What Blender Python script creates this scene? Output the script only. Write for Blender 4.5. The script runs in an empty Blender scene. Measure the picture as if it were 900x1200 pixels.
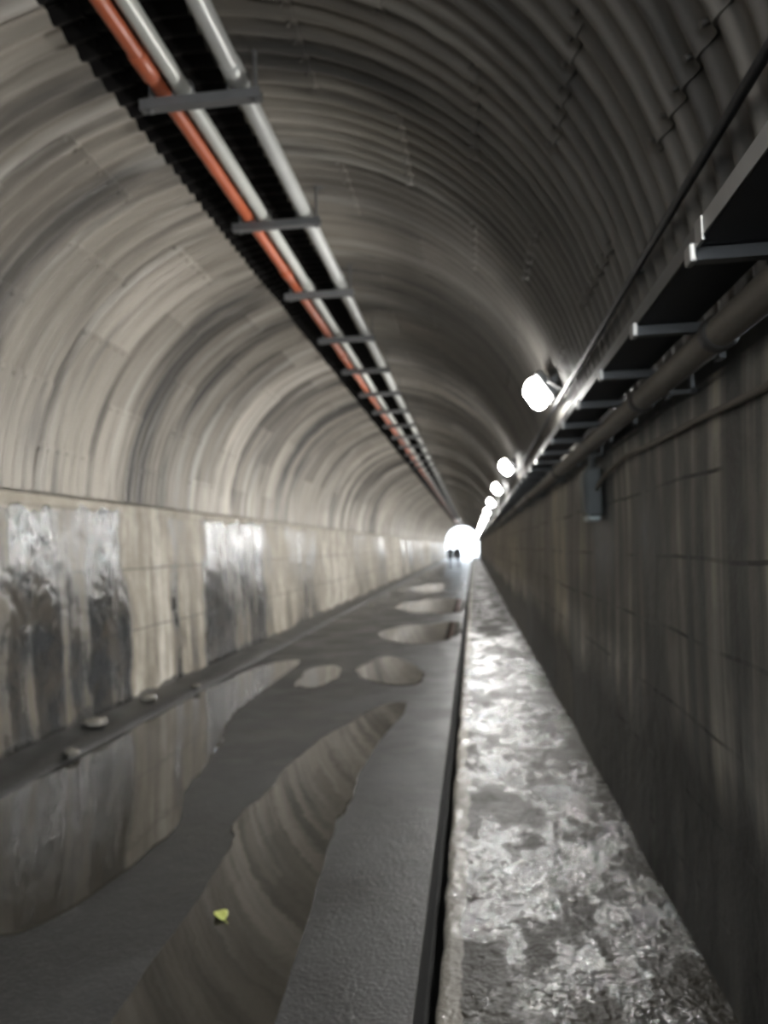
import bpy, bmesh, math, random
from mathutils import Vector, Matrix, noise

random.seed(7)
S = bpy.context.scene
COL = S.collection
PI = math.pi

# ------------------------------------------------------------------ frame of the place
# X across the tunnel, Y along it (away from the viewer), Z up, road surface z = 0
Y0, Y1 = -6.5, 104.0            # the two mouths of the tunnel
CX, CZ, R = -1.41, 2.13, 2.21    # arch axis and radius
XL, XR = -3.62, 0.80             # springing lines
EYE = Vector((0, 0, 1.55))

# ------------------------------------------------------------------ materials
class NT:
    def __init__(self, name):
        self.m = bpy.data.materials.new(name); self.m.use_nodes = True
        self.t = self.m.node_tree; self.n = self.t.nodes
        self.b = self.n['Principled BSDF']; self.out = self.n['Material Output']
        self._oc = None
    def node(self, typ, **kw):
        x = self.n.new(typ)
        for k, v in kw.items(): setattr(x, k, v)
        return x
    def link(self, a, b): self.t.links.new(a, b)
    def put(self, sock, v):
        if isinstance(v, bpy.types.NodeSocket): self.link(v, sock)
        elif isinstance(v, (tuple, list)) and len(v) == 3 and sock.type == 'RGBA': sock.default_value = (*v, 1)
        else: sock.default_value = v
    def co(self):
        if not self._oc: self._oc = self.node('ShaderNodeTexCoord').outputs['Object']
        return self._oc
    def xyz(self):
        s = self.node('ShaderNodeSeparateXYZ'); self.link(self.co(), s.inputs[0]); return s.outputs
    def map(self, scale, loc=(0, 0, 0)):
        x = self.node('ShaderNodeMapping'); x.inputs['Scale'].default_value = scale; x.inputs['Location'].default_value = loc
        self.link(self.co(), x.inputs['Vector']); return x.outputs[0]
    def noise(self, scale=1, detail=4, rough=0.55, vec=None, dist=0):
        x = self.node('ShaderNodeTexNoise')
        x.inputs['Scale'].default_value = scale; x.inputs['Detail'].default_value = detail
        x.inputs['Roughness'].default_value = rough; x.inputs['Distortion'].default_value = dist
        self.link(vec or self.co(), x.inputs['Vector']); return x.outputs[0]
    def ramp(self, fac, stops, interp='LINEAR'):
        x = self.node('ShaderNodeValToRGB'); x.color_ramp.interpolation = interp
        e = x.color_ramp.elements
        while len(e) < len(stops): e.new(0.5)
        for el, (p, c) in zip(e, stops):
            el.position = p; el.color = (c, c, c, 1) if not isinstance(c, (tuple, list)) else (*c, 1)
        self.put(x.inputs[0], fac); return x.outputs[0]
    def math(self, op, a, b=0.0, c=None, clamp=False):
        x = self.node('ShaderNodeMath', operation=op, use_clamp=clamp)
        self.put(x.inputs[0], a); self.put(x.inputs[1], b)
        if c is not None: self.put(x.inputs[2], c)
        return x.outputs[0]
    def mix(self, fac, a, b, mode='MIX'):
        x = self.node('ShaderNodeMix', data_type='RGBA', blend_type=mode)
        self.put(x.inputs[0], fac); self.put(x.inputs[6], a); self.put(x.inputs[7], b); return x.outputs[2]
    def bump(self, h, strength=0.3, dist=0.02):
        x = self.node('ShaderNodeBump'); x.inputs['Strength'].default_value = strength; x.inputs['Distance'].default_value = dist
        self.link(h, x.inputs['Height']); self.link(x.outputs[0], self.b.inputs['Normal'])
    def set(self, **kw):
        for k, v in kw.items(): self.put(self.b.inputs[k.replace('_', ' ')], v)
        return self.m

def mat_plain(name, col, rough=0.5, metal=0.0, var=0.25, nscale=6, bump=0.1):
    t = NT(name)
    n = t.noise(nscale, 5)
    t.set(Base_Color=t.mix(t.math('MULTIPLY', n, var * 2), col, tuple(c * 0.35 for c in col)), Roughness=rough, Metallic=metal)
    if bump: t.bump(t.noise(nscale * 6, 3), bump, 0.004)
    return t.m

def mat_emit(name, col, s):
    t = NT(name); t.set(Base_Color=(0.8, 0.8, 0.8), Emission_Color=col, Emission_Strength=s); return t.m

def mat_ceiling():
    t = NT('corrugated_steel')
    at = t.node('ShaderNodeAttribute', attribute_name='plate')
    sp = t.node('ShaderNodeSeparateColor'); t.link(at.outputs['Color'], sp.inputs[0])
    x, y, z = t.xyz()
    base = t.ramp(sp.outputs[0], [(0, (0.19, 0.172, 0.148)), (0.5, (0.34, 0.31, 0.268)), (1, (0.52, 0.48, 0.42))])
    # grime in rings that follow the corrugation
    ring = t.noise(1.0, 5, 0.6, t.map((0.22, 1.9, 0.22)))
    base = t.mix(t.ramp(ring, [(0.36, 1), (0.5, 0.0)]), base, (0.075, 0.072, 0.068))
    fine = t.noise(1.0, 4, 0.6, t.map((0.5, 9.0, 0.5)))
    base = t.mix(t.math('MULTIPLY', t.ramp(fine, [(0.35, 1), (0.6, 0)]), 0.55), base, (0.13, 0.115, 0.095))
    fr = t.math('FRACT', t.math('DIVIDE', t.math('ADD', y, 0.06), 0.84))
    seam = t.math('MULTIPLY', t.ramp(fr, [(0.0, 0.0), (0.04, 1), (0.11, 1), (0.17, 0)]), t.ramp(t.noise(1.0, 4, 0.6, t.map((0.6, 0.6, 0.6), (1, 7, 2))), [(0.4, 0), (0.6, 0.75)]))
    base = t.mix(seam, base, (0.07, 0.064, 0.056))
    lime = t.noise(1.0, 4, 0.6, t.map((0.35, 4.0, 0.35), (5, 3, 1)))
    base = t.mix(t.math('MULTIPLY', t.ramp(lime, [(0.54, 0), (0.72, 1)]), 0.6), base, (0.56, 0.54, 0.5))
    # dirty right haunch, with the shade behind the lamps put into its colour
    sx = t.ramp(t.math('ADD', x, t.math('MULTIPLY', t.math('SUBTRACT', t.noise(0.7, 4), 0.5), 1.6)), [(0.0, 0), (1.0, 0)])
    shade_dirt = t.math('ADD', t.math('MULTIPLY', x, 0.55), t.math('ADD', 0.88, t.math('MULTIPLY', t.math('SUBTRACT', t.noise(1.0, 5, 0.6, t.map((0.4, 0.8, 0.4), (2, 9, 4))), 0.5), 2.2)), clamp=True)
    base = t.mix(t.math('MULTIPLY', shade_dirt, 0.78), base, (0.062, 0.06, 0.057))
    # brown damp foot of the arch at the left wall
    damp = t.math('MULTIPLY', t.ramp(t.math('ADD', z, t.math('MULTIPLY', t.noise(1.5, 4), 0.5)), [(0.0, 0), (1.0, 0)]), 1.0)
    # black strip along the crown behind the pipes
    xe = t.math('ADD', x, t.math('MULTIPLY', t.math('SUBTRACT', t.noise(3.0, 4), 0.5), 0.05))
    a = t.math('GREATER_THAN', xe, -1.985); b = t.math('LESS_THAN', xe, -1.335)
    zz = t.math('GREATER_THAN', z, 3.0)
    strip = t.math('MULTIPLY', t.math('MULTIPLY', a, b), zz)
    base = t.mix(strip, base, (0.006, 0.0055, 0.0055))
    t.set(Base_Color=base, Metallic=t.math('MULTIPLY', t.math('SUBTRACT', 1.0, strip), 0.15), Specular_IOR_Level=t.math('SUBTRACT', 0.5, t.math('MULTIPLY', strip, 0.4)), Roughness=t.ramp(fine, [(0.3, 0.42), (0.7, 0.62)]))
    t.bump(t.noise(30, 4), 0.12, 0.006)
    return t.m

def mat_wall_left():
    t = NT('stained_left_concrete')
    x, y, z = t.xyz()
    # edges of the stains wander a little with height
    w = t.math('MULTIPLY', t.math('SUBTRACT', t.noise(1.0, 3, 0.5, t.map((1, 0.9, 1.6))), 0.5), 0.8)
    yy = t.math('ADD', y, w)
    # 0 = dark wet seep, 1 = pale lime run ; measured along the tunnel
    stops = [(0.0, .25), (4.6, .2), (4.9, .55), (5.3, .6), (5.5, .14), (6.05, .12), (6.3, .4), (6.6, .44), (6.75, .06), (7.4, .1),
             (7.6, .9), (8.55, .95), (8.75, .36), (9.0, .8), (9.6, .85), (9.85, .12), (11.0, .2), (11.4, .35), (12.6, .16), (13.0, .72), (14.6, .75),
             (15.2, .45), (16.8, .55), (17.4, .95), (21.0, 1.0), (23.0, .7), (26.0, .85), (29.0, .55), (32.0, .9)]
    mask = t.ramp(t.math('DIVIDE', yy, 32.0), [(p / 32.0, c) for p, c in stops])
    far = t.noise(1.0, 4, 0.6, t.map((1, 0.55, 0.08)))
    sel = t.math('GREATER_THAN', y, 30.0)
    mask = t.mix(sel, mask, t.ramp(far, [(0.3, .3), (0.6, 1)]))
    streak = t.noise(1.0, 5, 0.62, t.map((1, 6.0, 0.35)))
    blob = t.noise(1.0, 5, 0.65, t.map((1, 2.6, 0.9), (0, 4, 2)))
    mask = t.math('ADD', t.math('MULTIPLY', mask, 0.86), t.math('ADD', t.math('MULTIPLY', t.math('SUBTRACT', streak, 0.5), 1.1), t.math('MULTIPLY', t.math('SUBTRACT', blob, 0.53), 1.3)), clamp=True)
    # pale lime crust just under the springing
    top = t.math('ADD', z, t.math('MULTIPLY', t.math('SUBTRACT', t.noise(1.0, 4, 0.6, t.map((1, 2.2, 1.0))), 0.5), 0.5))
    mask = t.math('MAXIMUM', mask, t.math('MULTIPLY', t.math('GREATER_THAN', top, 2.03), 0.72))
    # tide of mud at the foot
    low = t.math('ADD', z, t.math('MULTIPLY', t.math('SUBTRACT', t.noise(1.0, 4, 0.6, t.map((1, 1.4, 1.0))), 0.5), 0.35))
    col = t.ramp(mask, [(0.0, (0.02, 0.022, 0.024)), (0.22, (0.06, 0.061, 0.06)), (0.45, (0.15, 0.13, 0.1)), (0.7, (0.36, 0.325, 0.27)), (1.0, (0.56, 0.53, 0.47))])
    blot = t.noise(3.0, 5, 0.6)
    col = t.mix(t.math('MULTIPLY', t.ramp(blot, [(0.4, 1), (0.6, 0)]), 0.35), col, (0.11, 0.09, 0.065))
    col = t.mix(t.math('MULTIPLY', t.math('LESS_THAN', low, 0.12), 0.85), col, (0.03, 0.03, 0.028))
    # formwork joints
    jz = t.math('ADD', z, t.math('MULTIPLY', t.noise(1.3, 3), 0.05))
    j = t.math('LESS_THAN', t.math('ABSOLUTE', t.math('SUBTRACT', jz, 1.45)), 0.012)
    j2 = t.math('LESS_THAN', t.math('ABSOLUTE', t.math('SUBTRACT', jz, 0.8)), 0.01)
    jj = t.math('MULTIPLY', t.math('MAXIMUM', j, j2), 0.55)
    col = t.mix(jj, col, (0.04, 0.04, 0.038))
    t.set(Base_Color=col, Roughness=t.ramp(mask, [(0.1, 0.16), (0.4, 0.42), (0.7, 0.8)]))
    h = t.math('ADD', t.noise(7, 5, 0.6), t.math('MULTIPLY', t.noise(2.2, 3), 1.5))
    t.bump(h, 0.55, 0.035)
    return t.m

def mat_wall_right():
    t = NT('stained_right_concrete')
    x, y, z = t.xyz()
    w = t.math('MULTIPLY', t.math('SUBTRACT', t.noise(1.0, 3, 0.5, t.map((1, 2.5, 1.5))), 0.5), 0.16)
    yy = t.math('ADD', y, w)
    stops = [(0, .35), (2.06, .3), (2.12, .62), (2.22, .6), (2.3, .3), (2.46, .34), (2.52, .72), (2.66, .66), (2.74, .36), (3.2, .42), (3.5, .26), (3.9, .45), (4.4, .5), (4.7, .3),
             (5.3, .34), (5.8, .5), (6.3, .45), (6.7, .9), (7.5, .85), (7.9, .5), (9, .6), (11, .55), (13, .75), (16, .7)]
    mask = t.ramp(t.math('DIVIDE', yy, 16.0), [(p / 16.0, c) for p, c in stops])
    streak = t.noise(1.0, 5, 0.62, t.map((1, 8.0, 0.4)))
    mask = t.math('ADD', t.math('MULTIPLY', mask, 0.75), t.math('MULTIPLY', t.math('SUBTRACT', streak, 0.42), 1.5), clamp=True)
    big = t.noise(1.1, 5, 0.6)
    mask = t.math('SUBTRACT', mask, t.math('MULTIPLY', t.ramp(big, [(0.42, 1), (0.6, 0)]), 0.2), clamp=True)
    # damp rising from the foot of the wall, higher towards the viewer
    low = t.math('ADD', t.math('SUBTRACT', z, 0.62), t.math('MULTIPLY', t.math('SUBTRACT', t.noise(1.0, 4, 0.6, t.map((1, 0.9, 0.7))), 0.5), 0.9))
    wet = t.ramp(low, [(0.0, 0.85), (0.3, 0.0)])
    col = t.ramp(mask, [(0.0, (0.022, 0.0215, 0.02)), (0.25, (0.10, 0.096, 0.088)), (0.5, (0.26, 0.24, 0.21)), (0.75, (0.50, 0.45, 0.36)), (1.0, (0.62, 0.57, 0.47))])
    col = t.mix(wet, col, (0.012, 0.0115, 0.01))
    jz = t.math('ADD', z, t.math('MULTIPLY', t.noise(0.9, 4), 0.06))
    fr = t.math('FRACT', t.math('DIVIDE', jz, 0.30))
    line = t.math('MULTIPLY', t.math('LESS_THAN', fr, 0.05), t.ramp(t.noise(1.0, 3, 0.5, t.map((1, 1.6, 3.3))), [(0.42, 0), (0.56, 1)]))
    fy = t.math('FRACT', t.math('DIVIDE', t.math('ADD', y, 0.35), 1.9))
    line = t.math('MAXIMUM', line, t.math('MULTIPLY', t.math('LESS_THAN', fy, 0.008), 0.7))
    col = t.mix(t.math('MULTIPLY', line, 0.85), col, (0.018, 0.017, 0.016))
    t.set(Base_Color=col, Roughness=t.ramp(mask, [(0.0, 0.45), (0.5, 0.75)]))
    h = t.math('SUBTRACT', t.math('ADD', t.noise(9, 5, 0.6), t.math('MULTIPLY', t.noise(2.0, 3), 1.2)), t.math('MULTIPLY', line, 1.5))
    t.bump(h, 0.5, 0.025)
    return t.m

def mat_road():
    t = NT('wet_asphalt')
    n = t.noise(1.3, 5, 0.6); g = t.noise(60, 3, 0.6)
    col = t.ramp(n, [(0.3, (0.01, 0.0102, 0.0103)), (0.55, (0.02, 0.0203, 0.0203)), (0.75, (0.042, 0.042, 0.041))])
    col = t.mix(t.math('MULTIPLY', t.ramp(g, [(0.5, 0), (0.75, 1)]), 0.3), col, (0.10, 0.098, 0.092))
    t.set(Base_Color=col, Specular_IOR_Level=0.3, Roughness=t.math('SUBTRACT', t.ramp(n, [(0.35, 0.34), (0.62, 0.55)]), t.math('MULTIPLY', t.ramp(t.math('DIVIDE', t.xyz()[1], 40.0), [(0.25, 0), (0.6, 1)]), 0.14)))
    t.bump(t.math('ADD', g, t.math('MULTIPLY', t.noise(9, 3), 0.8)), 0.45, 0.012)
    return t.m

def mat_walk():
    t = NT('wet_concrete_walkway')
    x, y, z = t.xyz()
    n = t.noise(2.0, 6, 0.65); m = t.noise(1.0, 6, 0.68, t.map((5.0, 3.2, 5.0))); b = t.noise(1.0, 5, 0.6, t.map((1.6, 1.0, 1.0), (3, 1, 0)))
    col = t.ramp(n, [(0.3, (0.016, 0.0155, 0.0145)), (0.5, (0.04, 0.0385, 0.036)), (0.72, (0.095, 0.092, 0.087))])
    mud = t.math('MAXIMUM', t.ramp(m, [(0.43, 1), (0.52, 0)]), t.math('MULTIPLY', t.ramp(b, [(0.44, 1), (0.52, 0)]), 0.95))
    col = t.mix(t.math('MULTIPLY', mud, 0.9), col, (0.013, 0.011, 0.007))
    edge = t.math('LESS_THAN', t.math('ADD', x, t.math('MULTIPLY', t.math('SUBTRACT', t.noise(4, 4), 0.5), 0.14)), -0.09)
    col = t.mix(t.math('MULTIPLY', edge, 0.6), col, (0.24, 0.225, 0.2))
    wet = t.ramp(t.noise(1.0, 4, 0.6, t.map((3.0, 2.0, 3.0), (7, 2, 0))), [(0.44, 0.05), (0.66, 0.2)])
    dry = t.ramp(t.math('DIVIDE', t.math('ADD', y, t.math('MULTIPLY', t.noise(0.8, 3), 3.0)), 40.0), [(0.27, 0), (0.42, 1)])
    wet = t.math('ADD', wet, t.math('MULTIPLY', dry, 0.4))
    rough = t.math('ADD', wet, t.math('MULTIPLY', mud, 0.3))
    t.set(Base_Color=col, Roughness=rough, Specular_IOR_Level=t.math('MULTIPLY', t.ramp(mud, [(0, 0.9), (1, 0.12)]), t.math('SUBTRACT', 1.0, t.math('MULTIPLY', dry, 0.7))))
    h = t.math('ADD', t.math('MULTIPLY', t.noise(62, 2, 0.5), 0.45), t.math('ADD', t.math('MULTIPLY', t.noise(26, 2, 0.5), 0.8), t.math('MULTIPLY', t.noise(9, 2), 0.7)))
    t.bump(h, 0.6, 0.03)
    return t.m

def mat_water(name, col=(0.024, 0.022, 0.018)):
    t = NT(name)
    t.set(Base_Color=col, Roughness=0.035, IOR=1.33, Specular_IOR_Level=0.6)
    t.bump(t.noise(3.2, 3, 0.5), 0.05, 0.02)
    return t.m

M = dict(
    ceiling=mat_ceiling(), wall_left=mat_wall_left(), wall_right=mat_wall_right(), road=mat_road(), walk=mat_walk(), water=mat_water('puddle_water'),
    orange=mat_plain('orange_paint', (0.50, 0.125, 0.055), 0.42, 0, 0.22, 5),
    grey=mat_plain('grey_conduit', (0.56, 0.57, 0.55), 0.38, 0.1, 0.2, 5),
    green=mat_plain('pale_grey_conduit', (0.58, 0.59, 0.55), 0.38, 0.1, 0.22, 4),
    steel=mat_plain('dull_steel', (0.17, 0.17, 0.17), 0.5, 0.35, 0.25, 12),
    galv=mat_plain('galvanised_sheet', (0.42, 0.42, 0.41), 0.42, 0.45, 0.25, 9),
    lip=mat_plain('dimmed_galvanised_sheet', (0.16, 0.16, 0.16), 0.5, 0.3, 0.3, 7),  # galvanised lip again, darkened in colour where lamp light is weak
    black=mat_plain('black_rubber', (0.016, 0.017, 0.02), 0.55, 0, 0.2, 8),
    dark=mat_plain('blackened_sheet', (0.022, 0.024, 0.028), 0.6, 0.1, 0.2, 6),
    brown=mat_plain('rusty_brown_pipe', (0.19, 0.165, 0.135), 0.55, 0.1, 0.4, 7),
    joint=mat_plain('dark_pipe_joint', (0.06, 0.055, 0.05), 0.6, 0.1, 0.3, 7),
    housing=mat_plain('lamp_housing', (0.22, 0.225, 0.22), 0.45, 0.3, 0.1, 9),
    box=mat_plain('grey_box', (0.10, 0.105, 0.10), 0.5, 0.1, 0.3, 9),
    lidm=mat_plain('pale_box_rim', (0.5, 0.55, 0.54), 0.3, 0.2, 0.1, 9),
    footing=mat_plain('footing_concrete', (0.045, 0.045, 0.043), 0.4, 0, 0.3, 4, 0.4),
    mud=mat_plain('wet_silt', (0.014, 0.014, 0.013), 0.4, 0, 0.3, 5, 0.6),
    stone=mat_plain('pale_stone', (0.15, 0.14, 0.12), 0.2, 0, 0.3, 10, 0.4),
    leaf=mat_plain('yellow_green_leaf', (0.42, 0.46, 0.12), 0.5, 0, 0.25, 20),
    gravel=mat_plain('gravel_ground', (0.45, 0.43, 0.4), 0.8, 0, 0.2, 3),
    shell=mat_plain('outer_earth', (0.08, 0.07, 0.06), 0.9, 0, 0.2, 1),
    slot=mat_plain('drain_channel', (0.004, 0.004, 0.004), 0.9, 0, 0.2, 6),
    skin=mat_plain('skin', (0.45, 0.28, 0.2), 0.55, 0, 0.05, 8, 0),
    hair=mat_plain('dark_hair', (0.02, 0.016, 0.013), 0.6, 0, 0.1, 30),
    coat_a=mat_plain('grey_coat', (0.12, 0.125, 0.13), 0.8, 0, 0.15, 8),
    coat_b=mat_plain('black_coat', (0.012, 0.012, 0.015), 0.8, 0, 0.15, 8),
    trous=mat_plain('dark_trousers', (0.03, 0.032, 0.04), 0.8, 0, 0.15, 8),
    shoe=mat_plain('dark_shoes', (0.02, 0.018, 0.016), 0.5, 0, 0.1, 8),
    lens=mat_emit('lit_lamp_panel', (1.0, 0.985, 0.95), 500.0),
    glow=mat_emit('lit_lamp_diffuser', (1.0, 0.985, 0.95), 26.0),
)

# ------------------------------------------------------------------ mesh helpers
class MB:
    def __init__(self): self.bm = bmesh.new()
    def box(self, c, s, rot=None, bevel=0.0, seg=2):
        r = bmesh.ops.create_cube(self.bm, size=1.0); vs = r['verts']
        for v in vs: v.co = Vector((v.co.x * s[0], v.co.y * s[1], v.co.z * s[2]))
        if bevel:
            es = list({e for v in vs for e in v.link_edges})
            rr = bmesh.ops.bevel(self.bm, geom=es, offset=bevel, segments=seg, affect='EDGES', profile=0.5)
            vs = [v for v in {v for f in rr['faces'] for v in f.verts} | {v for v in vs if v.is_valid}]
        T = Matrix.Translation(Vector(c)) @ (rot.to_4x4() if rot else Matrix.Identity(4))
        for v in vs: v.co = T @ v.co
        return self
    def tube(self, pts, r, n=14, caps=True):
        pts = [Vector(p) for p in pts]; rings = []
        rad = r if isinstance(r, (list, tuple)) else [r] * len(pts)
        for i, p in enumerate(pts):
            d = (pts[min(i + 1, len(pts) - 1)] - pts[max(i - 1, 0)]).normalized()
            u = Vector((0, 0, 1)) if abs(d.z) < 0.9 else Vector((1, 0, 0))
            a = d.cross(u).normalized(); b = a.cross(d).normalized()
            rings.append([self.bm.verts.new(p + (a * math.cos(2 * PI * k / n) + b * math.sin(2 * PI * k / n)) * rad[i]) for k in range(n)])
        for A, B in zip(rings, rings[1:]):
            for k in range(n):
                f = self.bm.faces.new((A[k], A[(k + 1) % n], B[(k + 1) % n], B[k])); f.smooth = True
        if caps: self.bm.faces.new(rings[0]); self.bm.faces.new(rings[-1][::-1])
        return self
    def prism(self, outline, axis_len, frame):
        """outline of 2D points swept along +Y by axis_len; frame maps (x, y, z) to world"""
        A = [self.bm.verts.new(frame @ Vector((p[0], 0, p[1]))) for p in outline]
        B = [self.bm.verts.new(frame @ Vector((p[0], axis_len, p[1]))) for p in outline]
        n = len(outline)
        for k in range(n): self.bm.faces.new((A[k], A[(k + 1) % n], B[(k + 1) % n], B[k]))
        self.bm.faces.new(A[::-1]); self.bm.faces.new(B)
        return self
    def build(self, name, mat, parent=None, smooth=False):
        bmesh.ops.recalc_face_normals(self.bm, faces=self.bm.faces[:])
        me = bpy.data.meshes.new(name); self.bm.to_mesh(me); self.bm.free()
        if smooth:
            for p in me.polygons: p.use_smooth = True
        me.materials.append(mat)
        o = bpy.data.objects.new(name, me); COL.objects.link(o)
        if parent: o.parent = parent
        return o

def tag(o, label=None, cat=None, group=None, kind=None):
    if label: o['label'] = label
    if cat: o['category'] = cat
    if group: o['group'] = group
    if kind: o['kind'] = kind
    return o

def empty(name, loc, label, cat, group=None):
    o = bpy.data.objects.new(name, None); COL.objects.link(o); o.location = loc; o.empty_display_size = 0.1
    return tag(o, label, cat, group)

def dup(root, loc, label):
    r = root.copy(); COL.objects.link(r); r.location = loc; r['label'] = label
    for ch in list(root.children):
        c = ch.copy(); COL.objects.link(c); c.parent = r
        for g in list(ch.children):
            d = g.copy(); COL.objects.link(d); d.parent = c
    return r

ORD = ['nearest', 'second', 'third', 'fourth', 'fifth', 'sixth', 'seventh', 'eighth', 'ninth', 'tenth', 'eleventh', 'twelfth']

# ------------------------------------------------------------------ the setting
def grid_mesh(name, us, vs, fn, mat, smooth=True):
    verts = [fn(u, v) for u in us for v in vs]; nv = len(vs)
    faces = [(i * nv + j, (i + 1) * nv + j, (i + 1) * nv + j + 1, i * nv + j + 1) for i in range(len(us) - 1) for j in range(nv - 1)]
    me = bpy.data.meshes.new(name); me.from_pydata(verts, [], faces)
    for p in me.polygons: p.use_smooth = smooth
    me.materials.append(mat); me.update()
    o = bpy.data.objects.new(name, me); COL.objects.link(o); o['kind'] = 'structure'
    return o

def frange(a, b, n): return [a + (b - a) * i / n for i in range(n + 1)]
YS = frange(Y0, 16, 180) + frange(16, 40, 80)[1:] + frange(40, Y1, 80)[1:]

def build_ceiling():
    verts, faces, tint = [], [], []
    rnd = random.Random(3)
    RW, PITCH, AMP = 0.84, 0.14, 0.016
    PL = math.radians(27.4)
    n0 = math.floor(Y0 / RW); n1 = math.ceil(Y1 / RW)
    for n in range(n0, n1):
        ys0 = n * RW; near = ys0 < 32
        spw = 10 if ys0 < 12 else (8 if near else 4)
        rows = 6 * spw
        ring_t = rnd.random(); ring_off = rnd.uniform(0, 0.012)
        # angle measured from straight up, positive to the right
        start = math.radians(-25.9 if n % 2 else -39.6)
        k0 = math.floor((-PI / 2 - start) / PL)
        for k in range(k0, k0 + 8):
            a0, a1 = max(start + k * PL, -PI / 2), min(start + (k + 1) * PL, PI / 2)
            if a1 - a0 < 1e-4: continue
            nc = 5 if near else 3
            t0 = min(1, max(0, ring_t * 0.6 + rnd.random() * 0.5 - 0.05))
            base = len(verts)
            ext = math.radians(1.1) if a1 < PI / 2 - 1e-4 else 0
            for r in range(rows + 1):
                y = ys0 - 0.02 + (RW + 0.04) * r / rows
                y = max(Y0, min(Y1, y))
                w = AMP * math.cos(2 * PI * y / PITCH)
                for c in range(nc + 1):
                    s = c / nc; a = a0 + (a1 + ext - a0) * s
                    rr = R + w - ring_off - 0.015 * s
                    verts.append((CX + rr * math.sin(a), y, CZ + rr * math.cos(a)))
                    tint.append((t0, ring_t, s, 1))
            for r in range(rows):
                for c in range(nc):
                    i = base + r * (nc + 1) + c
                    faces.append((i, i + nc + 1, i + nc + 2, i + 1))
            if ext and ys0 < 40:
                b = len(verts); a = a1 + ext
                for q in range(rows + 1):
                    y = max(Y0, min(Y1, ys0 - 0.02 + (RW + 0.04) * q / rows))
                    rr = R + AMP * math.cos(2 * PI * y / PITCH) - ring_off - 0.015
                    for d in (0, 0.022):
                        verts.append((CX + (rr + d) * math.sin(a), y, CZ + (rr + d) * math.cos(a))); tint.append((min(1, t0 + 0.25), ring_t, 1, 1))  # lap edge lightened in colour for the light it catches
                for q in range(rows):
                    i = b + q * 2; faces.append((i, i + 1, i + 3, i + 2))
            # bolts along the lap between two plates
            if near and ys0 < 14 and a1 < PI / 2 - 1e-3:
                for q in range(7):
                    y = ys0 + q * PITCH
                    if y < Y0 + 0.1: continue
                    a = a1; rr = R - ring_off - 0.015 + AMP - 0.02
                    cpt = Vector((CX + rr * math.sin(a), y, CZ + rr * math.cos(a)))
                    nrm = Vector((-math.sin(a), 0, -math.cos(a))); tan = Vector((math.cos(a), 0, -math.sin(a))); ax = Vector((0, 1, 0))
                    b = len(verts)
                    for h in (-0.03, 0.006):
                        for s in range(6):
                            g = s * PI / 3
                            verts.append(tuple(cpt + nrm * h + (tan * math.cos(g) + ax * math.sin(g)) * 0.011)); tint.append((0.15, 0.2, 0, 1))
                    for s in range(6): faces.append((b + s, b + (s + 1) % 6, b + 6 + (s + 1) % 6, b + 6 + s))
                    faces.append(tuple(b + 6 + s for s in range(6)))
    # earth-side shell so that no daylight leaks between plates
    b = len(verts); NS = 24
    for y in (Y0, Y1):
        for s in range(NS + 1):
            a = -PI / 2 + PI * s / NS; rr = R + 0.16
            verts.append((CX + rr * math.sin(a), y, CZ + rr * math.cos(a))); tint.append((0.2, 0, 0, 1))
    for s in range(NS): faces.append((b + s, b + s + 1, b + NS + 2 + s, b + NS + 1 + s))
    me = bpy.data.meshes.new('ceiling'); me.from_pydata(verts, [], faces)
    at = me.color_attributes.new('plate', 'FLOAT_COLOR', 'POINT')
    at.data.foreach_set('color', [v for t in tint for v in t])
    for p in me.polygons: p.use_smooth = len(p.vertices) == 4
    me.materials.append(M['ceiling']); me.update()
    o = bpy.data.objects.new('ceiling', me); COL.objects.link(o); o['kind'] = 'structure'
    o['label'] = 'corrugated steel arch of the tunnel, beige on the left and dark on the right'
    return o
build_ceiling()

def rough_wall(name, xb, xt, zb, zt, side, mat, thick=0.5):
    """concrete wall with a slightly uneven face, a flat top and real thickness; side=-1 left, +1 right"""
    zs = frange(zb, zt, 22)
    def fn(y, s):
        if s <= 1:
            z = zb + (zt - zb) * s; x = xb + (xt - xb) * s
            d = noise.noise(Vector((side * 3, y * 0.7, z * 0.9))) * 0.018 + noise.noise(Vector((side * 7, y * 2.3, z * 2.0))) * 0.008
            return (x - side * d, y, z)
        return {2: (xt + side * 0.03, y, zt), 3: (xt + side * thick, y, zt), 4: (xt + side * thick, y, zb - 0.3)}[s]
    o = grid_mesh(name, YS, frange(0, 1, 22) + [2, 3, 4], fn, mat)
    return o
tag(rough_wall('wall_left', -3.55, -3.635, -0.05, 2.09, -1, M['wall_left']), 'tall concrete side wall with pale lime runs and dark wet seeps')
tag(rough_wall('wall_right', 0.76, 0.815, -0.05, 2.10, 1, M['wall_right']), 'dim grey concrete side wall with board lines beside the walkway')

# ledge the steel arch stands on, left and right
def ledge(name, x0, x1, z0, z1, mat, ph):
    def fn(y, s):
        d = noise.noise(Vector((ph, y * 1.8, s))) * 0.012
        return [(x0 + d, y, z0), (x0 + d, y, z1 - 0.02), (x0 - 0.02 * (1 if x1 < x0 else -1) + d, y, z1), (x1, y, z1)][s]
    o = grid_mesh(name, YS, [0, 1, 2, 3], fn, mat, smooth=False)
    return o
ledge('trim_1', -3.612, -4.0, 2.02, 2.115, M['wall_left'], 1.0)

def road_fn(x, y):
    return (x, y, 0.006 * noise.noise(Vector((x * 0.8, y * 0.5, 0))) - 0.006)
grid = grid_mesh('floor', frange(-3.75, -0.255, 24), YS, road_fn, M['road']); grid['label'] = 'dark wet asphalt roadway with puddles'

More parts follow.
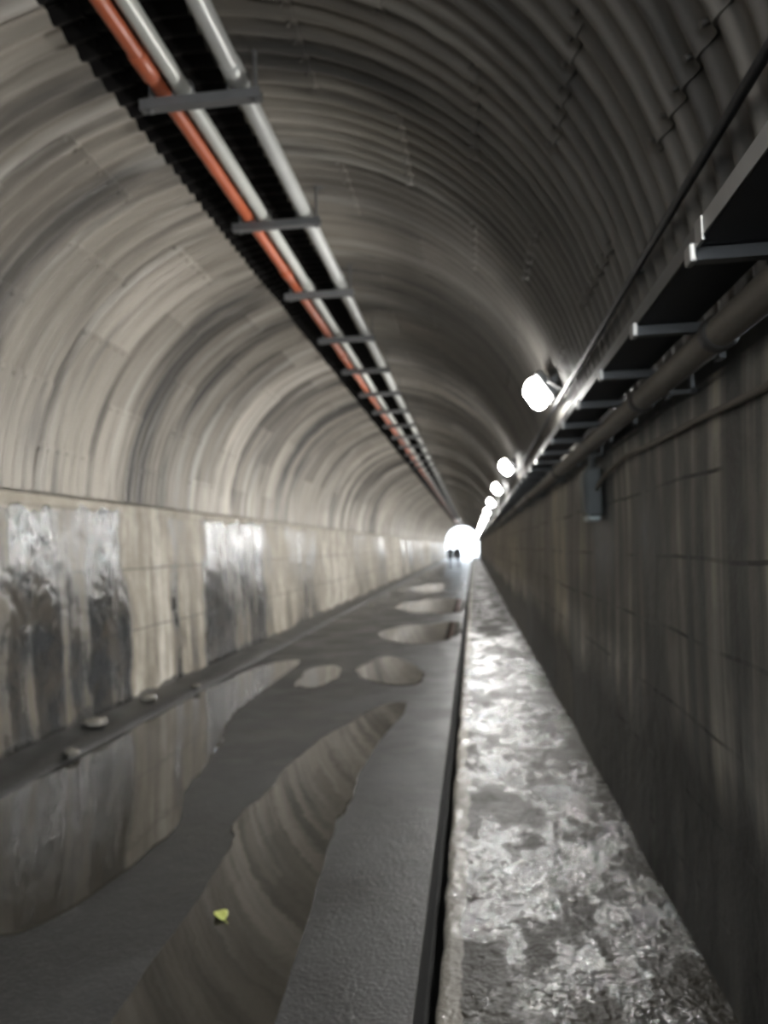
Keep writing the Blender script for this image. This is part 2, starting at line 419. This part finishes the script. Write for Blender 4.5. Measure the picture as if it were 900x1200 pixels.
# drain slot between road and walkway, and the raised walkway slab
def slot_fn(y, s): return [(-0.255, y, 0.0), (-0.25, y, -0.22), (-0.17, y, -0.22), (-0.165, y, 0.0)][s]
grid_mesh('floor_channel', YS, [0, 1, 2, 3], slot_fn, M['slot'], smooth=False)
def walk_fn(y, s):
    e = noise.noise(Vector((5, y * 2.2, 0))) * 0.014 + noise.noise(Vector((9, y * 7, 0))) * 0.006
    h = lambda x: 0.05 + 0.006 * noise.noise(Vector((x * 2.0, y * 1.3, 4))) + 0.005 * noise.noise(Vector((x * 6, y * 5, 8))) + 0.003 * noise.noise(Vector((x * 15, y * 13, 2)))
    if s == 0: return (-0.172 + e, y, -0.1)
    if s == 1: return (-0.172 + e, y, 0.035)
    x = -0.157 + (0.84 + 0.157) * (s - 2) / 40
    return (x + (e if s == 2 else 0), y, h(x))
YF = frange(Y0, 1, 80) + frange(1, 14, 520)[1:] + frange(14, 40, 300)[1:] + frange(40, Y1, 80)[1:]
w = grid_mesh('floor_walkway', YF, list(range(43)), walk_fn, M['walk']); w['label'] = 'raised wet concrete walkway strip along the right wall'

# footing along the foot of the left wall
def foot_fn(y, s):
    d = noise.noise(Vector((2, y * 1.1, 0))) * 0.05; e = noise.noise(Vector((4, y * 2.6, 1))) * 0.015
    return [(-3.16 + d, y, -0.02), (-3.2 + d, y, 0.035 + e * .4), (-3.3 + d * .6, y, 0.07 + e), (-3.42, y, 0.09 + e), (-3.505, y, 0.10 + e)][s]
f = grid_mesh('silt_bank', YS, [0, 1, 2, 3, 4], foot_fn, M['mud'])
tag(f, 'low bank of dark wet silt along the foot of the left wall', 'silt', kind='stuff')

# ground under and beyond the tunnel mouth
g = grid_mesh('floor_outside', frange(-40, 40, 4), frange(Y1 - 0.1, Y1 + 60, 6), lambda x, y: (x, y, -0.03), M['gravel'], smooth=False)
g = grid_mesh('floor_approach', frange(-20, 20, 4), frange(Y0 - 20, Y0 + 0.1, 4), lambda x, y: (x, y, -0.03), M['gravel'], smooth=False)

# ------------------------------------------------------------------ puddles: thin sheets of water lying on the road
def puddle(outline, label, seed, z=0.004, sub=14, wob=0.16):
    # smooth closed outline from control points, a little wobble, a rounded rim
    P = [Vector((x, y)) for x, y in outline]; n = len(P); pts = []
    for i in range(n):
        p0, p1, p2, p3 = P[i - 1], P[i], P[(i + 1) % n], P[(i + 2) % n]
        for k in range(sub):
            t = k / sub
            q = 0.5 * ((2 * p1) + (p2 - p0) * t + (2 * p0 - 5 * p1 + 4 * p2 - p3) * t * t + (3 * p1 - p0 - 3 * p2 + p3) * t ** 3)
            wv = noise.noise(Vector((q.x * 2.6, q.y * 1.4, seed))) * wob + noise.noise(Vector((q.x * 9, q.y * 5, seed))) * 0.045
            c = sum(P, Vector((0, 0))) / n
            pts.append(q + (q - c).normalized() * wv)
    bm = bmesh.new()
    lo = [bm.verts.new((p.x, p.y, -0.008)) for p in pts]
    c = sum(pts, Vector((0, 0))) / len(pts)
    hi = [bm.verts.new((p.x + (c - p).normalized().x * 0.012, p.y + (c - p).normalized().y * 0.012, z)) for p in pts]
    m = len(pts)
    for k in range(m): bm.faces.new((lo[k], lo[(k + 1) % m], hi[(k + 1) % m], hi[k]))
    top = bm.faces.new(hi)
    bmesh.ops.recalc_face_normals(bm, faces=bm.faces[:])
    bmesh.ops.triangulate(bm, faces=[top])
    me = bpy.data.meshes.new('puddle'); bm.to_mesh(me); bm.free(); me.materials.append(M['water'])
    o = bpy.data.objects.new('puddle', me); COL.objects.link(o)
    return tag(o, label, 'puddle', 'rain puddles on the road')

puddle([(-3.14, 2.2), (-3.12, 5.0), (-3.1, 7.0), (-3.08, 9.0), (-2.85, 10.4), (-2.5, 10.6), (-2.42, 9.0), (-2.38, 7.2), (-2.15, 6.1), (-1.95, 4.9), (-1.75, 4.2), (-1.8, 3.4), (-2.1, 2.8), (-2.5, 2.2)],
       'large dark puddle along the left wall mirroring its pale stains', 1)
puddle([(-1.2, 1.9), (-1.26, 2.6), (-1.3, 3.3), (-1.37, 4.2), (-1.37, 5.3), (-1.28, 6.2), (-1.05, 7.2), (-0.78, 7.6), (-0.7, 7.2), (-0.8, 6.2), (-0.83, 5.0), (-0.8, 3.9), (-0.74, 3.0), (-0.7, 2.4), (-0.75, 1.9)],
       'long curved puddle in the middle of the road mirroring the arch', 2)
puddle([(-1.58, 9.83), (-1.43, 10.65), (-1.07, 10.69), (-0.7, 9.56), (-0.68, 8.72), (-0.97, 8.58), (-1.26, 8.93)], 'small pale puddle just beyond the tip of the long curved puddle', 3, wob=0.14)
puddle([(-2.16, 8.82), (-2.22, 9.75), (-1.94, 10.08), (-1.72, 9.77), (-1.75, 8.95), (-1.85, 8.4)], 'smallest ragged puddle, between the large wall puddle and the small pale one', 5, wob=0.14)
puddle([(-1.75, 13.59), (-1.48, 15.0), (-0.98, 15.23), (-0.36, 15.6), (-0.33, 13.35), (-0.67, 12.46), (-1.22, 12.31)], 'pale wedge shaped puddle beside the drain slot, nearest of the far ones', 4, wob=0.1)
puddle([(-2.13, 20.37), (-1.42, 22.4), (-0.36, 22.37), (-0.34, 18.26), (-1.15, 18.01), (-1.59, 18.36)], 'wide pale far puddle touching the drain slot, second beyond the small pale one', 6, wob=0.1)
puddle([(-2.46, 28.74), (-1.8, 31.6), (-1.3, 31.8), (-1.1, 26.6), (-1.6, 25.8)], 'farthest pale strip of standing water on the road, toward the two walkers', 7, wob=0.08)

# ------------------------------------------------------------------ pipes under the crown and their hangers
PZ = 4.05
def pipe_run(name, x, r, mat, jm, label, joints, z=None, jr=1.22, jl=0.16, jname='coupling', coll=None):
    z = PZ + 0.012 + r if z is None else z
    o = empty(name, (x, 0, z), label, 'pipe')
    pts = [(0.003 * noise.noise(Vector((x * 5, y * 0.35, 0))), y, 0.001 * noise.noise(Vector((x * 9, y * 0.5, 3)))) for y in frange(Y0, Y1, 160)]
    MB().tube(pts, r, 18).build('pipe_body', mat, o)
    for y in joints:
        mb = MB(); mb.tube([(0, y - jl / 2, 0), (0, y - jl / 2 + 0.012, 0), (0, y + jl / 2 - 0.012, 0), (0, y + jl / 2, 0)], [r * 1.03, r * jr, r * jr, r * 1.03], 18)
        if coll:
            mb.tube([(0, y - jl / 2 - 0.01, 0), (0, y - jl / 2 + 0.015, 0)], r * jr * 1.07, 18)
        mb.build(jname, jm, o)
    return o
pipe_run('orange_pipe', -1.60, 0.043, M['orange'], M['orange'], 'orange painted pipe, leftmost of the three pipes under the crown', [3.62 + 3.0 * i for i in range(-3, 14)], jr=1.2, jl=0.2)
pipe_run('grey_pipe', -1.485, 0.045, M['green'], M['green'], 'grey pipe right beside the orange pipe under the crown', [3.95 + 3.0 * i for i in range(-3, 14)], jr=1.1, jl=0.12)
pipe_run('grey_pipe', -1.165, 0.052, M['grey'], M['grey'], 'grey pipe standing apart, rightmost of the three under the crown', [3.75 + 1.55 * 2 * i for i in range(-3, 14)], jr=1.12, jl=0.14)

def arch_z(x): return CZ + math.sqrt(max(0, R * R - (x - CX) ** 2))

def make_hanger():
    o = empty('pipe_hanger', (0, 0, PZ), '', 'pipe hanger', 'pipe hangers under the crown')
    # crossbar: an upturned channel
    x0, x1 = -1.725, -1.045
    ol = [(-0.03, -0.045), (0.03, -0.045), (0.03, 0.01), (0.022, 0.01), (0.022, -0.037), (-0.022, -0.037), (-0.022, 0.01), (-0.03, 0.01)]
    fr = Matrix(((0, 1, 0, x0), (1, 0, 0, 0), (0, 0, 1, 0), (0, 0, 0, 1)))
    MB().prism(ol, x1 - x0, fr).build('crossbar', M['steel'], o)
    for x in (-1.665, -1.075):
        zt = arch_z(x) - PZ + 0.02
        mb = MB(); mb.box((x, 0, zt / 2 - 0.02), (0.012, 0.045, zt + 0.03))
        mb.box((x + 0.02, 0, zt - 0.035), (0.07, 0.07, 0.012))
        mb.build('hanger_strap', M['steel'], o)
        MB().tube([(x, 0, -0.062), (x, 0, -0.03)], 0.013, 6).build('nut', M['steel'], o)
    # saddle clamps over the pipes
    for x, r in ((-1.60, 0.043), (-1.485, 0.045), (-1.165, 0.052)):
        mb = MB(); rr = r + 0.0125; zc = r + 0.012
        pts = [(x + rr * math.cos(a), 0, zc + rr * math.sin(a)) for a in frange(0, PI, 10)]
        pts = [(x + rr, 0, 0.0)] + pts + [(x - rr, 0, 0.0)]
        mb.tube(pts, 0.006, 6); mb.build('saddle_clamp', M['steel'], o)
    return o
proto = make_hanger()
hy = [3.86 + 1.6 * i for i in range(0, 40)]
for i, y in enumerate([0.66, 2.26] [1:] + hy):
    if i == 0: continue
    k = i - 1
    if k < 12: lab = f'steel crossbar hanger carrying the three crown pipes, {ORD[k]} from the viewer'
    else: lab = 'small distant steel hanger of the crown pipes, far down the tunnel'
    if k == 0: proto.location = (0, y, PZ); proto['label'] = lab
    else: dup(proto, (0, y, PZ), lab)

# ------------------------------------------------------------------ cable tray on wall brackets, right haunch
BZ = 2.235
by = [1.83 + 0.635 * i for i in range(0, 60)]
def make_bracket():
    o = empty('tray_bracket', (0, 0, BZ), '', 'bracket', 'brackets under the cable tray')
    x0, x1 = 0.545, 0.82
    ol = [(-0.018, -0.03), (0.018, -0.03), (0.018, 0.0), (0.012, 0.0), (0.012, -0.024), (-0.012, -0.024), (-0.012, 0.0), (-0.018, 0.0)]
    fr = Matrix(((0, 1, 0, x0), (1, 0, 0, 0), (0, 0, 1, 0), (0, 0, 0, 1)))
    MB().prism(ol, x1 - x0, fr).build('arm', M['steel'], o)
    e = MB().box((x0 - 0.004, 0, -0.012), (0.018, 0.05, 0.045), bevel=0.005).build('end_cap', M['galv'], o); e['label'] = 'pale bent end of the arm'
    MB().box((0.80, 0, -0.02), (0.02, 0.06, 0.20)).build('back_plate', M['steel'], o)
    return o
proto = make_bracket()
for i, y in enumerate(by):
    if i < 12: lab = f'steel bracket arm under the cable tray on the right, {ORD[i]} from the viewer'
    else: lab = 'tiny distant bracket under the cable tray, far down the tunnel'
    if i == 0: proto.location = (0, y, BZ); proto['label'] = lab
    else: dup(proto, (0, y, BZ), lab)

tray = empty('cable_tray', (0, 0, BZ), 'long black cable trough with pale side lips on brackets along the right arch', 'cable tray')
TX0, TX1 = 0.548, 0.735
seg = [Y0, -5.5, 1.80] + [1.80 + 2.54 * i for i in range(1, 41)]
for a, b in zip(seg, seg[1:]):
    MB().box(((TX0 + TX1) / 2, (a + b) / 2, 0.006), (TX1 - TX0, b - a - 0.01, 0.006)).build('trough_bottom', M['dark'], tray)
    mb = MB()
    mb.box((TX0, (a + b) / 2, 0.025), (0.006, b - a - 0.01, 0.044)); mb.box((TX0 + 0.012, (a + b) / 2, 0.047), (0.026, b - a - 0.01, 0.006))
    mb.box((TX0 - 0.002, b - 0.03, 0.02), (0.008, 0.05, 0.056))
    lp = mb.build('side_lip', M['galv'] if b < 1.9 else M['lip'], tray)  # near lips keep the lamp-lit tone, the rest get the dimmed copy
    if b < 1.9: lp['label'] = 'pale side lip, lamp light put into its colour'
for j, (cx, cr) in enumerate(((0.602, 0.021), (0.654, 0.026), (0.705, 0.02))):
    pts = [(cx + 0.002 * noise.noise(Vector((j, y, 0))), y, 0.013 + cr + 0.004 * noise.noise(Vector((j + 5, y, 0)))) for y in frange(Y0, Y1, 300)]
    o = MB().tube(pts, cr, 10).build('power_cable', M['black'])
    o.location = (0, 0, BZ)
    tag(o, ['thick black cable in the tray, next to the pale lip', 'thickest black cable in the middle of the tray', 'thinner black cable in the tray, next to the arch'][j], 'cable', 'black cables in the tray')

# thin black cable clipped to the arch over the tray
pts = [(0.683 - 0.006 * abs(math.sin(PI * (y - 0.4) / 2.7)), y, 2.618 - 0.012 * abs(math.sin(PI * (y - 0.4) / 2.7))) for y in frange(Y0, Y1, 430)]
c = tag(MB().tube(pts, 0.015, 8).build('lamp_cable', M['black']), 'black cable strung along the right arch below the lamps', 'cable')
for k in range(14):
    y = 0.4 + 2.7 * k
    MB().box((0.715, y, 2.638), (0.07, 0.03, 0.014)).build('cable_clip', M['steel'], c)

# brown pipe on top of the right wall
wp = pipe_run('wall_pipe', 0.715, 0.045, M['brown'], M['joint'], 'rusty brown pipe running along the top of the right wall', [2.2, 3.18, 6.2, 9.2, 12.2, 15.2, 18.2], z=2.13, jr=1.2, jl=0.06, jname='pipe_joint')
for k in range(12):
    y = 0.9 + 1.9 * k
    MB().box((0.765, y, -0.005 + 2.13 - 2.13), (0.0, 0.0, 0.0)).bm.free()
    m = MB(); m.box((0.06, y, -0.05), (0.10, 0.04, 0.012)); m.box((0.09, y, -0.02), (0.012, 0.04, 0.07)); m.build('support_clip', M['steel'], wp)

# thin conduit on the right wall that ends in the box
pts = [(0.79, y, 1.985 - 0.035 * math.sin(PI * min(1, max(0, (y - 0.5) / 3.3))) + 0.012 * noise.noise(Vector((y * 1.3, 0, 0)))) for y in frange(Y0, 3.9, 60)]
pts += [(0.785, 4.1, 1.97), (0.78, 4.3, 1.95), (0.775, 4.5, 1.93), (0.77, 4.62, 1.9), (0.765, 4.7, 1.87)]
cd = tag(MB().tube(pts, 0.0125, 8).build('wall_conduit', M['brown']), 'thin sagging cable on the right wall below the brown pipe', 'cable')

bx = empty('junction_box', (0.75, 4.8, 1.66), 'tall dark grey electrical box with a pale bottom rim on the right wall', 'electrical box')
MB().box((0, 0, 0.2), (0.10, 0.20, 0.30), bevel=0.015).build('box_body', M['box'], bx)
MB().box((-0.055, 0, 0.2), (0.012, 0.17, 0.25), bevel=0.005).build('front_cover', M['box'], bx)
q = MB().box((-0.004, 0, 0.04), (0.085, 0.16, 0.04), bevel=0.014).build('bottom_rim', M['lidm'], bx); q['label'] = 'pale shiny bottom rim'
MB().tube([(0.01, 0, 0.34), (0.01, 0, 0.40), (0.01, 0, 0.455)], 0.022, 10).build('conduit_stub', M['box'], bx)

# ------------------------------------------------------------------ lamps on the right arch
ang = math.atan2(0.665 + 1.41, 0.74)           # direction from the arch axis to the lamp, from vertical
def make_lamp():
    o = empty('tunnel_lamp', (0, 0, 0), '', 'lamp', 'lamps along the right arch')
    P = Vector((CX + (R - 0.02) * math.sin(ang), 0, CZ + (R - 0.02) * math.cos(ang)))
    P = Vector((0.645, 0, 2.775))
    nrm = Vector((-math.sin(math.radians(56)), 0, -math.cos(math.radians(56))))     # faces left and down
    tan = Vector((0, 1, 0)).cross(nrm).normalized()
    rot = Matrix((tan, Vector((0, 1, 0)), nrm)).transposed()                          # local z = facing direction
    F = lambda d, u=0, y=0: P + nrm * d + tan * u + Vector((0, y, 0))
    MB().box(F(0.06), (0.23, 0.33, 0.06), rot, 0.015).build('housing', M['housing'], o)
    MB().box(F(0.14), (0.215, 0.31, 0.11), rot, 0.045, 4).build('diffuser', M['glow'], o)
    MB().box(F(0.198), (0.12, 0.21, 0.006), rot).build('lit_panel', M['lens'], o)
    mb = MB(); mb.box(F(-0.02, 0, 0.11), (0.05, 0.03, 0.14), rot); mb.box(F(-0.02, 0, -0.11), (0.05, 0.03, 0.14), rot); mb.build('mounting_bracket', M['steel'], o)
    MB().tube([F(0.05, 0.0, -0.155), F(0.05, 0.0, -0.20), Vector((0.68, -0.25, 2.68)), Vector((0.683, -0.27, 2.645))], 0.011, 8).build('supply_lead', M['black'], o)
    return o
proto = make_lamp()
ly = [5.8, 11.2, 15.4, 20.3, 25.8] + [25.8 + 5.4 * i for i in range(1, 15)]
for i, y in enumerate(ly):
    if i < 8: lab = f'lit white lamp on the right arch, {ORD[i]} in the row from the viewer'
    else: lab = 'tiny lit lamp near the far end of the row on the right arch'
    if i == 0: proto.location = (0, y, 0); proto['label'] = lab
    else: dup(proto, (0, y, 0), lab)
for y in (0.3, -5.2):
    dup(proto, (0, y, 0), 'lit lamp on the right arch behind the viewpoint, out of the picture')

# ------------------------------------------------------------------ small things on the ground
def leaf():
    o = empty('leaf', (-1.13, 3.18, 0.008), 'small yellow green leaf lying in the long curved puddle', 'leaf')
    L, W = 0.10, 0.034; n = 12; bm = bmesh.new(); rows = []
    for i in range(n + 1):
        t = i / n; wd = W * math.sin(PI * t) ** 0.7 * (1 - 0.35 * t) + 0.0008
        zc = 0.008 * math.sin(t * PI)
        rows.append([bm.verts.new((s * wd, L * (t - 0.5), zc + abs(s) * wd * 0.3)) for s in (-1, -0.5, 0, 0.5, 1)])
    for A, B in zip(rows, rows[1:]):
        for k in range(4): bm.faces.new((A[k], A[k + 1], B[k + 1], B[k])).smooth = True
    r = bmesh.ops.extrude_face_region(bm, geom=bm.faces[:])
    for v in r['geom']:
        if isinstance(v, bmesh.types.BMVert): v.co.z += 0.0012
    bmesh.ops.recalc_face_normals(bm, faces=bm.faces[:])
    me = bpy.data.meshes.new('blade'); bm.to_mesh(me); bm.free(); me.materials.append(M['leaf'])
    b = bpy.data.objects.new('blade', me); COL.objects.link(b); b.parent = o
    MB().tube([(0, -0.045, 0.004), (0.002, -0.065, 0.004), (0.006, -0.085, 0.003)], 0.0014, 6).build('stalk', M['leaf'], o)
    o.rotation_euler = (0, 0, math.radians(35))
leaf()

def stone(x, y, z, r, sq, seed, label):
    bm = bmesh.new(); bmesh.ops.create_icosphere(bm, subdivisions=3, radius=r)
    for v in bm.verts:
        d = 1 + 0.28 * noise.noise(v.co * (1.6 / r) + Vector((seed, 0, 0)))
        v.co = Vector((v.co.x * d, v.co.y * d * 1.25, v.co.z * d * sq))
    for f in bm.faces: f.smooth = True
    me = bpy.data.meshes.new('stone'); bm.to_mesh(me); bm.free(); me.materials.append(M['stone'])
    o = bpy.data.objects.new('stone', me); COL.objects.link(o); o.location = (x, y, z); o.rotation_euler = (0, 0, seed)
    tag(o, label, 'stone', 'stones by the left wall')
stone(-3.16, 5.6, 0.05, 0.055, 0.6, 1, 'wet pale stone lying at the edge of the silt bank by the large puddle')
stone(-3.36, 6.35, 0.11, 0.09, 0.55, 2, 'pale rubble lump against the left wall, under a brown and pale stain')
stone(-3.36, 7.45, 0.10, 0.08, 0.5, 3, 'pale rubble lump against the left wall, beside the widest pale run')
stone(-3.2, 8.35, 0.06, 0.05, 0.6, 4, 'small wet stone on the silt bank below the widest pale run')

# ------------------------------------------------------------------ two people far down the road
def person(x, y, label, coat, sgn, hgt):
    o = empty('person', (x, y, 0.0), label, 'person', 'walkers far down the tunnel')
    k = hgt / 1.72
    J = {  # joint: (x, y, z), radius ; walks towards +y
        'pelvis': ((0, 0, 0.93), .135), 'waist': ((0, 0.01, 1.08), .125), 'chest': ((0, 0.02, 1.28), .15), 'neck0': ((0, 0.02, 1.43), .075), 'neck': ((0, 0.03, 1.49), .055),
        'head0': ((0, 0.045, 1.56), .078), 'head': ((0, 0.045, 1.645), .088), 'crown': ((0, 0.04, 1.70), .055), 'nose': ((0, 0.145, 1.60), .016),
        'shL': ((-.17, 0.02, 1.39), .062), 'elL': ((-.23, -.08 * sgn, 1.13), .042), 'wrL': ((-.23, .02 - .05 * sgn, 0.90), .03), 'haL': ((-.225, .05 - .05 * sgn, 0.82), .032),
        'shR': ((.17, 0.02, 1.39), .062), 'elR': ((.23, .08 * sgn, 1.13), .042), 'wrR': ((.23, .06 + .13 * sgn, 0.91), .03), 'haR': ((.225, .08 + .15 * sgn, 0.84), .032),
        'hipL': ((-.095, 0, 0.88), .095), 'knL': ((-.10, .14 * sgn, 0.50), .062), 'anL': ((-.10, .20 * sgn - .04, 0.10), .042), 'toL': ((-.115, .20 * sgn + .13, 0.045), .036),
        'hipR': ((.095, 0, 0.88), .095), 'knR': ((.10, -.06 * sgn, 0.49), .062), 'anR': ((.10, -.26 * sgn - .04, 0.11), .042), 'toR': ((.115, -.26 * sgn + .13, 0.045), .036),
    }
    for s_, sx in (('L', -1), ('R', 1)):
        h = Vector(J['ha' + s_][0])
        for q in range(4): J[f'f{s_}{q}'] = (tuple(h + Vector((sx * 0.004, 0.03 - 0.02 * q, -0.085 + 0.006 * abs(q - 1.2)))), .0095)
        J[f't{s_}'] = (tuple(h + Vector((-sx * 0.02, 0.05, -0.03))), .0105)
        J['ea' + s_] = ((sx * .088, .035, 1.62), .014)
    E = [('pelvis', 'waist'), ('waist', 'chest'), ('chest', 'neck0'), ('neck0', 'neck'), ('neck', 'head0'), ('head0', 'head'), ('head', 'crown'), ('head0', 'nose'), ('head', 'eaL'), ('head', 'eaR')]
    for s_ in 'LR':
        E += [('chest', 'sh' + s_), ('sh' + s_, 'el' + s_), ('el' + s_, 'wr' + s_), ('wr' + s_, 'ha' + s_), ('pelvis', 'hip' + s_), ('hip' + s_, 'kn' + s_), ('kn' + s_, 'an' + s_), ('an' + s_, 'to' + s_), ('ha' + s_, 't' + s_)]
        E += [('ha' + s_, f'f{s_}{q}') for q in range(4)]
    names = list(J)
    bm = bmesh.new(); lay = bm.verts.layers.skin.verify(); V = {}
    for nme in names:
        p, r = J[nme]; v = bm.verts.new(Vector(p) * k); v[lay].radius = (r * k, r * k); v[lay].use_root = nme == 'pelvis'; V[nme] = v
    for a, b in E: bm.edges.new((V[a], V[b]))
    me = bpy.data.meshes.new('body'); bm.to_mesh(me); bm.free()
    b = bpy.data.objects.new('body', me); COL.objects.link(b); b.parent = o
    b.modifiers.new('skin', 'SKIN').use_smooth_shade = True
    sd = b.modifiers.new('sub', 'SUBSURF'); sd.levels = 2; sd.render_levels = 2
    # skin, coat, trousers and shoes by height on the one continuous body
    t = NT('clothed_body'); X, Yy, Z = t.xyz()
    zr = t.math('DIVIDE', Z, k)
    ax = t.math('ABSOLUTE', X)
    coatm = t.math('MULTIPLY', t.math('GREATER_THAN', zr, 0.86), t.math('LESS_THAN', zr, 1.47))
    hand = t.math('MULTIPLY', t.math('LESS_THAN', zr, 0.90), t.math('GREATER_THAN', ax, 0.185))
    cc = t.mix(t.math('GREATER_THAN', zr, 0.09), (0.02, 0.018, 0.016), (0.03, 0.032, 0.04))
    cc = t.mix(coatm, cc, coat); cc = t.mix(t.math('GREATER_THAN', zr, 1.47), cc, (0.42, 0.27, 0.2)); cc = t.mix(hand, cc, (0.42, 0.27, 0.2))
    t.set(Base_Color=cc, Roughness=0.75); me.materials.append(t.m)
    # hair and the skirt of the coat
    hb = MB(); r0 = bmesh.ops.create_uvsphere(hb.bm, u_segments=16, v_segments=10, radius=0.108 * k)
    for v in r0['verts']:
        v.co = Vector((v.co.x * 0.95, v.co.y * 1.05 + 0.022 * k, v.co.z * 1.05 + 1.655 * k))
    dead = [v for v in hb.bm.verts if v.co.y > 0.07 * k and v.co.z < 1.67 * k or v.co.z < 1.585 * k]
    bmesh.ops.delete(hb.bm, geom=dead, context='VERTS')
    hb.build('hair', M['hair'], o, smooth=True)
    jb = MB(); ringz = [(1.40, .135, .10), (1.28, .20, .145), (1.08, .18, .14), (0.93, .20, .165), (0.80, .215, .19)]
    rings = [[jb.bm.verts.new((a * k * math.cos(2 * PI * i / 20), (c * math.sin(2 * PI * i / 20) + 0.012) * k, z * k)) for i in range(20)] for z, a, c in ringz]
    for A, B in zip(rings, rings[1:]):
        for i in range(20): jb.bm.faces.new((A[i], A[(i + 1) % 20], B[(i + 1) % 20], B[i]))
    j = jb.build('jacket', M['coat_a'] if coat[0] > 0.05 else M['coat_b'], o, smooth=True)
    so = j.modifiers.new('thickness', 'SOLIDIFY'); so.thickness = 0.012
    return o
person(-1.53, 51.0, 'distant person in a grey coat walking, left one of the pair on the road', (0.12, 0.125, 0.13), 1, 1.70)
person(-1.02, 50.0, 'distant person in black walking, right one of the pair on the road', (0.012, 0.012, 0.015), -1, 1.72)

# ------------------------------------------------------------------ daylight, camera, view
W = bpy.data.worlds.new('daylight'); S.world = W; W.use_nodes = True
wn = W.node_tree.nodes; bg = wn['Background']
bg.inputs['Color'].default_value = (0.80, 0.90, 1.0, 1); bg.inputs['Strength'].default_value = 2.4

cam = bpy.data.cameras.new('camera'); co = bpy.data.objects.new('camera', cam); COL.objects.link(co)
FPX = 880.0
cam.sensor_fit = 'VERTICAL'; cam.sensor_height = 36.0; cam.lens = 36.0 * FPX / 1200.0
cam.clip_start = 0.05; cam.clip_end = 400
kr = math.radians(2.2)
Yc = Vector(((554 - 450) / FPX, -(640 - 600) / FPX, -1)).normalized()
Zc = Vector((-math.sin(kr), math.cos(kr), 0)); Zc = (Zc - Yc * Zc.dot(Yc)).normalized()
Xc = Yc.cross(Zc)
R3 = Matrix((Xc, Yc, Zc))            # rows: world axes seen from the camera = world <- camera rotation
co.matrix_world = Matrix.Translation(EYE) @ R3.to_4x4()
cam.dof.use_dof = True; cam.dof.focus_distance = 1.0; cam.dof.aperture_fstop = (cam.lens / 1000) / 0.0072
S.camera = co

S.view_settings.view_transform = 'Standard'; S.view_settings.look = 'None'
S.view_settings.gamma = 1.0; S.view_settings.use_curve_mapping = False
S.view_settings.exposure = 1.88
try:
    S.cycles.use_denoising = True
    S.cycles.max_bounces = 10; S.cycles.diffuse_bounces = 5; S.cycles.glossy_bounces = 4
    S.cycles.sample_clamp_indirect = 6.0; S.cycles.sample_clamp_direct = 0
    S.cycles.caustics_reflective = False
except Exception: pass
